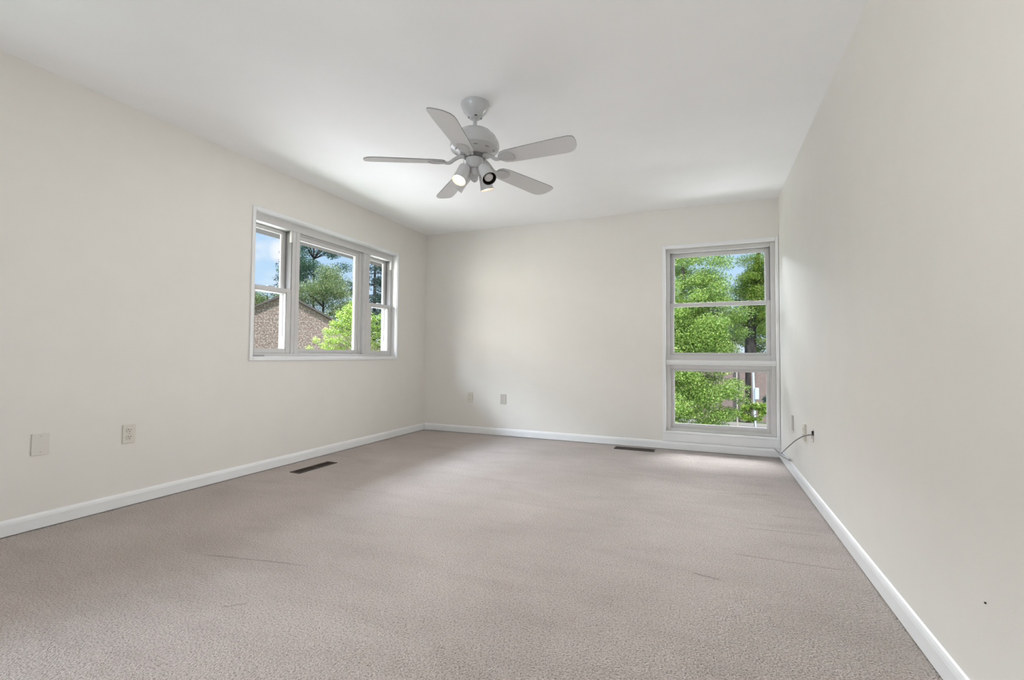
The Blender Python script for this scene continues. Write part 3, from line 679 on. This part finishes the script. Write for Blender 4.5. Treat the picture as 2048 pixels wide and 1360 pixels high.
for s_ in (-1, 1):
    bm = nb(); ov = 0.16
    a = [(0, 2.80+0.0), (s_*(hw+0.4), 2.80+0.0-slope*(hw+0.4))]
    vs_ = []
    for n_ in (ov, -5.2):
        for th in (0, 0.04):
            for s, z in a: vs_.append(bm.verts.new((apex.x+tdir.x*s+nrm.x*n_, apex.y+tdir.y*s+nrm.y*n_, z+th)))
    for q in ((0,1,3,2),(4,6,7,5),(0,2,6,4),(1,5,7,3),(2,3,7,6),(0,4,5,1)): bm.faces.new([vs_[i] for i in q])
    rf = obj('roof', bm, m_shingle, house)
    bm = nb(); vs_ = []
    for n_ in (ov+0.02, 0.002):
        for th in (-0.02, 0.045):
            for s, z in a: vs_.append(bm.verts.new((apex.x+tdir.x*s+nrm.x*n_, apex.y+tdir.y*s+nrm.y*n_, z+th)))
    for q in ((0,1,3,2),(4,6,7,5),(0,2,6,4),(1,5,7,3),(2,3,7,6),(0,4,5,1)): bm.faces.new([vs_[i] for i in q])
    obj('rake_board', bm, m_rake, rf)

# trees: a tapering trunk with branches, and leaf clumps round the branch tips
def foliage(name, centres, rads, n, size, mat, parent, seed, droop=0.0, flat=0.5, aspect=2.1):
    rg = np.random.default_rng(seed)
    cs = np.array(centres, float); rr = np.array(rads, float)
    wts = (rr.prod(axis=1))**0.67; wts /= wts.sum()
    idx = rg.choice(len(cs), n, p=wts)
    dv = rg.normal(size=(n, 3)); dv /= np.linalg.norm(dv, axis=1, keepdims=True)
    rad = rg.random(n)**0.45
    pos = cs[idx]+dv*rr[idx]*rad[:, None]
    nor = rg.normal(size=(n, 3)); nor[:, 2] = np.abs(nor[:, 2])+flat; nor /= np.linalg.norm(nor, axis=1, keepdims=True)
    ax = rg.normal(size=(n, 3)); ax[:, 2] -= droop; ax -= nor*(ax*nor).sum(1, keepdims=True); ax /= np.linalg.norm(ax, axis=1, keepdims=True)
    bx = np.cross(nor, ax)
    s = size*(0.65+0.7*rg.random(n))[:, None]
    v = np.empty((n, 4, 3))
    v[:, 0] = pos-ax*s*0.5; v[:, 1] = pos+bx*s*0.5/aspect-nor*s*0.06; v[:, 2] = pos+ax*s*0.5; v[:, 3] = pos-bx*s*0.5/aspect-nor*s*0.06
    off = np.array(world_loc(parent))
    v = (v.reshape(-1, 3)-off).astype(np.float32)
    me = bpy.data.meshes.new(name); me.vertices.add(4*n); me.vertices.foreach_set('co', v.ravel())
    me.loops.add(4*n); me.loops.foreach_set('vertex_index', np.arange(4*n, dtype=np.int32))
    me.polygons.add(n); me.polygons.foreach_set('loop_start', np.arange(0, 4*n, 4, dtype=np.int32))
    me.update(calc_edges=True); me.materials.append(mat)
    o = bpy.data.objects.new(name, me); C.objects.link(o); o.parent = parent
    return o
def tree(name, label, base, centre, radii, nclump, clump, nleaf, lsize, mat, seed, bark=m_bark, trunk_r=0.16, group=None, droop=0.0, shell=0.55, sub=0.5, zsq=0.55, extra=None, trunk_top=None, flat=0.5):
    rnd = random.Random(seed)
    base = Vector((base[0], base[1], GZ)) if len(base) == 2 else Vector(base)
    root = thing(name, label, 'tree', base, group)
    c0 = Vector(centre); cl = []; rs = []
    for i in range(nclump):
        while True:
            d = Vector((rnd.uniform(-1, 1), rnd.uniform(-1, 1), rnd.uniform(-1, 1)))
            if 0.05 < d.length < 1: break
        d = d.normalized()*(shell+(1-shell)*rnd.random())
        cl.append((c0.x+d.x*radii[0], c0.y+d.y*radii[1], c0.z+d.z*radii[2]))
        k = clump*(0.6+0.8*rnd.random()); rs.append((k, k, k*zsq))
    if extra:
        for e in extra: cl.append(e[:3]); rs.append((e[3], e[3], e[3]*zsq))
    top = Vector(trunk_top) if trunk_top else Vector((c0.x, c0.y, c0.z+radii[2]*0.55))
    bm = nb()
    mid = base.lerp(top, 0.5)+Vector((rnd.uniform(-.15, .15), rnd.uniform(-.15, .15), 0))
    path = smooth_path([base, mid, top], 6)
    tube(bm, path, [trunk_r*(1-0.8*i/(len(path)-1)) for i in range(len(path))], 10)
    obj('trunk', bm, bark, root, smooth=True)
    bm = nb()
    for (x, y, z) in cl[::max(1, len(cl)//26)]:
        tgt = Vector((x, y, z)); zz = max(base.z+(top.z-base.z)*0.35, min(top.z, z-0.35*(tgt-c0).length))
        st = min(path, key=lambda q: abs(q.z-zz))
        m_ = st.lerp(tgt, 0.55)+Vector((0, 0, 0.12*(tgt-st).length))
        tube(bm, smooth_path([st, m_, tgt], 4), [trunk_r*0.30*(1-0.85*i/8) for i in range(9)], 6)
    obj('branches', bm, bark, root, smooth=True)
    foliage('foliage', cl, rs, nleaf, lsize, mat, root, seed, droop=droop, flat=flat)
    return root
def conifer(label, base, ztop, rbase, nleaf, lsize, mat, seed, group=None, zlow=-1.5):
    rnd = random.Random(seed); b0 = Vector((base[0], base[1], GZ))
    root = thing('conifer', label, 'tree', b0, group)
    bm = nb(); tube(bm, [b0, Vector((base[0], base[1], ztop))], [0.22, 0.02], 8)
    cl, rs = [], []
    z = zlow
    while z < ztop-0.1:
        f = (ztop-z)/(ztop-zlow); r = rbase*f**0.8; n = max(4, int(11*f)+3)
        for k in range(n):
            a = rnd.random()*2*PI; rr = r*rnd.uniform(0.45, 1.0)
            p = (base[0]+rr*math.cos(a), base[1]+rr*math.sin(a), z+rnd.uniform(-.2, .2)-0.12*rr)
            cl.append(p); rs.append((0.30+0.22*r, 0.30+0.22*r, 0.16+0.05*r))
            if k % 2 == 0: tube(bm, [(base[0], base[1], z+0.1), p], [0.03, 0.008], 5)
        z += 0.42
    obj('trunk', bm, m_bark, root)
    foliage('foliage', cl, rs, nleaf, lsize, mat, root, seed, flat=0.3, aspect=2.6)
    return root

GL = 'trees outside the three part window'
# seen through the left window
tree('leafy_tree', 'broad olive green tree rising behind the brick gable', (-16.6, 15.2), (-16.6, 15.0, 2.9), (2.3, 2.35, 3.0), 90, 0.75, 75000, 0.09, m_olive, 3, group=GL, flat=0.7)
tree('leafy_tree', 'tall blue green tree with loose open crown behind the olive tree', (-27, 24.6), (-27, 24.2, 10.2), (2.6, 3.4, 3.6), 60, 0.8, 26000, 0.135, m_blueg, 5, group=GL)
conifer('large dark conifer filling the far end of the three part window', (-19.5, 22.9), 11.6, 4.0, 80000, 0.14, m_darkg, 7, GL)
conifer('slim dark conifer against the sky left of the olive tree', (-23.5, 18.25), 7.7, 1.8, 14000, 0.12, m_darkg, 8, GL)
tree('leafy_tree', 'low bushy green tree peeking over the left slope of gable roof', (-21, 14.8), (-21, 15.0, 3.7), (1.0, 1.75, 1.35), 24, 0.6, 18000, 0.10, m_olive, 9, group=GL)
lime = []
for u, v0 in ((618, 690), (632, 672), (646, 682), (655, 655), (668, 640), (680, 622), (694, 610), (708, 600), (722, 606), (736, 622), (750, 630), (764, 626), (778, 640)):
    for v in range(v0+8, 735, 17):
        if u < 650 and (u+v) % 3 == 0: continue
        q = at(u, v, 0, -5.4+0.12*math.sin(u*1.7+v)); lime.append((q.x, q.y, q.z, 0.105 if u < 650 else 0.14))
yc = at(715, 665, 0, -5.4)
tree('young_tree', 'lime green young tree in front of the brick gable', (-5.4, yc.y+0.2), (-5.4, yc.y+0.1, 0.2), (0.45, 0.55, 0.8), 22, 0.22, 30000, 0.042, m_lime, 11, bark=m_bark2, trunk_r=0.045, group=GL, zsq=0.9, extra=lime)
GB = 'trees outside the corner window'
# seen through the back window
tree('leafy_tree', 'large fresh green tree with drooping sprays filling the corner window', (1.6, 8.6), (2.75, 7.9, 1.35), (1.35, 1.2, 2.7), 190, 0.36, 170000, 0.052, m_green, 21, group=GB, droop=0.7, shell=0.15, flat=0.8,
     extra=[(3.95, 8.0, 1.9, 0.3), (4.1, 8.1, 1.55, 0.3), (3.9, 8.0, 0.3, 0.25), (3.85, 8.0, 0.0, 0.3), (4.1, 8.0, -0.15, 0.22), (3.8, 8.0, -0.45, 0.3), (3.6, 8.0, -0.85, 0.3), (3.3, 7.8, -0.8, 0.35), (2.8, 7.8, -0.9, 0.4), (3.7, 8, 1.2, 0.35), (3.3, 7.8, 2.9, 0.45), (2.8, 7.8, 3.5, 0.5), (3.5, 7.9, 2.4, 0.4)]
       + [(2.3+0.42*i, 7.6, -1.0+0.55*j, 0.36) for i in range(4) for j in range(9)])
YB = 27.3
tb_ = at(1500, 745, 1, YB); cc = at(1517, 575, 1, YB)
tree('leafy_tree', 'yellow green tree with dark forked trunk behind the drooping tree', (tb_.x, YB, -0.1), cc, (2.0, 1.3, 2.5), 60, 0.62, 34000, 0.105, m_lime, 22, trunk_r=0.40, group=GB, flat=0.8, trunk_top=at(1520, 480, 1, YB), shell=0.3,
     extra=[(*at(u, v, 1, YB), r) for u, v, r in ((1470, 600, 0.6), (1455, 640, 0.6), (1480, 660, 0.5), (1525, 660, 0.5), (1500, 690, 0.25), (1520, 680, 0.4), (1470, 640, 0.6), (1440, 600, 0.5))])
tree('leafy_tree', 'distant dark green tree behind parked cars and retaining wall', (9.5, 40, -0.1), (9.0, 40, 3.2), (3.4, 2.0, 3.2), 60, 0.9, 26000, 0.18, m_green, 23, group=GB)
tree('leafy_tree', 'distant green tree behind the drooping tree, beyond the cars', (3.5, 35, -0.1), (3.2, 35, 3.0), (3.4, 2.0, 2.9), 60, 0.9, 26000, 0.17, m_olive, 24, group=GB)
tree('shrub', 'dark green shrub against the brick retaining wall', (6.35, 21.2), (6.5, 21.2, -1.2), (0.55, 0.5, 0.75), 20, 0.3, 9000, 0.065, m_darkg, 25, group=GB, trunk_r=0.05)
tree('shrub', 'yellow green broad leaved shrub around the white pole', (4.9, 13.6), (4.78, 13.6, -1.05), (0.45, 0.4, 0.32), 14, 0.2, 1300, 0.12, m_lime, 26, group=GB, trunk_r=0.03, bark=m_bark2)

# retaining wall, terrace, poles and parked cars
bm = nb(); uvl = bm.loops.layers.uv.new('UVMap'); box(bm, -25, 60, 26.2, 26.6, GZ, 0.05)
for fc in bm.faces:
    for lp in fc.loops: lp[uvl].uv = (lp.vert.co.x, lp.vert.co.z)
structure(obj('retaining_wall', bm, m_brick2), 'purple brown brick retaining wall across the street', 'wall')
bm = nb(); box(bm, -25, 60, 26.6, 70, GZ, -0.1)
structure(obj('terrace', bm, m_asph), 'raised parking terrace above the retaining wall', 'terrace')
b0 = at(1510, 862, 1, 17.0)
pole = thing('white_pole', 'white metal pole with a small box outside the corner window', 'pole', (b0.x, 17, GZ))
bm = nb(); tube(bm, [(b0.x+0.03, 17, GZ), (b0.x-0.06, 17, 0.9)], [0.055, 0.045], 12); obj('shaft', bm, m_white_metal, pole, smooth=True)
q = at(1513, 786, 1, 16.95); bm = nb(); box(bm, q.x-0.06, q.x+0.09, 16.88, 17.0, q.z-0.26, q.z+0.22); obj('box', bm, m_white_metal, pole, bevel=0.01)
b1 = at(1474, 824, 1, 17.0)
bm = nb(); tube(bm, [(b1.x+0.02, 17, GZ), (b1.x, 17, 0.75)], 0.03, 8)
tag(obj('tan_pole', bm, m_tan, smooth=True), 'thin tan pole left of the white pole', 'pole')
bm = nb(); tube(bm, [at(1497, 850, 1, 25.5)*1.0, at(1496, 735, 1, 25.5), at(1495, 690, 1, 25.5)], [0.17, 0.15, 0.13], 12)
tag(obj('bare_trunk', bm, m_bark, smooth=True), 'thick grey tree trunk against the brick retaining wall', 'tree trunk')

def car(label, cx, cy, z0, ln, ht, paint, flip=1):
    root = thing('car', label, 'car', (cx, cy, z0), 'cars parked on the terrace')
    h = ht/1.5
    body = [(-ln/2, 0.30), (-ln/2+0.05, 0.75*h), (-ln/2+0.9, 0.92*h), (ln/2-0.75, 0.95*h), (ln/2-0.05, 0.80*h), (ln/2, 0.30)]
    cab = [(-ln/2+0.75, 0.90*h), (-ln/2+1.35, 1.38*h), (-ln/2+1.9, 1.49*h), (ln/2-1.4, 1.5*h), (ln/2-0.85, 1.36*h), (ln/2-0.3, 0.93*h)]
    Mx = Matrix.Translation((cx, cy, z0)) @ Matrix.Rotation(PI/2, 4, 'X') @ Matrix.Scale(flip, 4, (1, 0, 0))
    bm = nb(); prism(bm, body, -0.85, 0.85, Mx); obj('body', bm, paint, root, bevel=0.08, seg=3, smooth=True)
    bm = nb(); prism(bm, cab, -0.72, 0.72, Mx); obj('cabin', bm, paint, root, bevel=0.06, seg=3, smooth=True)
    win = [[(-ln/2+0.98, 0.95*h), (-ln/2+1.42, 1.31*h), (-ln/2+1.95, 1.40*h), (-ln/2+1.95, 0.95*h)], [(-ln/2+2.03, 0.95*h), (-ln/2+2.03, 1.41*h), (-ln/2+2.9, 1.42*h), (-ln/2+2.9, 0.96*h)], [(-ln/2+2.98, 0.96*h), (-ln/2+2.98, 1.42*h), (ln/2-1.35, 1.42*h), (ln/2-0.62, 0.97*h)]]
    for w_ in win:
        if w_[-1][0]-w_[0][0] < 0.2: continue
        for zz in (0.70, -0.735):
            bm = nb(); prism(bm, w_, zz, zz+0.035, Mx); obj('window', bm, m_carglass, root)
    bm = nb(); tube(bm, [Mx @ Vector((x, y+0.03, 0.73)) for x, y in smooth_path_2(cab)], 0.022, 6); obj('roof_trim', bm, m_white_metal, root)
    for sx_ in (-ln/2+0.85, ln/2-0.85):
        for sz in (0.62, -0.82):
            bm = nb(); lathe(bm, [(0.12, 0.0), (0.30, 0.0), (0.33, 0.03), (0.33, 0.17), (0.30, 0.2), (0.12, 0.2)], 24, Mx @ Matrix.Translation((sx_, 0.33, sz))); obj('wheel', bm, m_tyre, root, smooth=True)
def smooth_path_2(pl): return [(p.x, p.y) for p in smooth_path([Vector((x, y, 0)) for x, y in pl], 4)]
a = at(1409, 700, 1, 29); car('silver blue car parked on the terrace behind the drooping tree', a.x, 29, -0.1, 4.3, 1.62, m_carA)
a = at(1548, 700, 1, 30.6); car('dark car with pale window trim parked right of the forked trunk', a.x+0.6, 30.6, -0.1, 4.4, 1.72, m_carB)
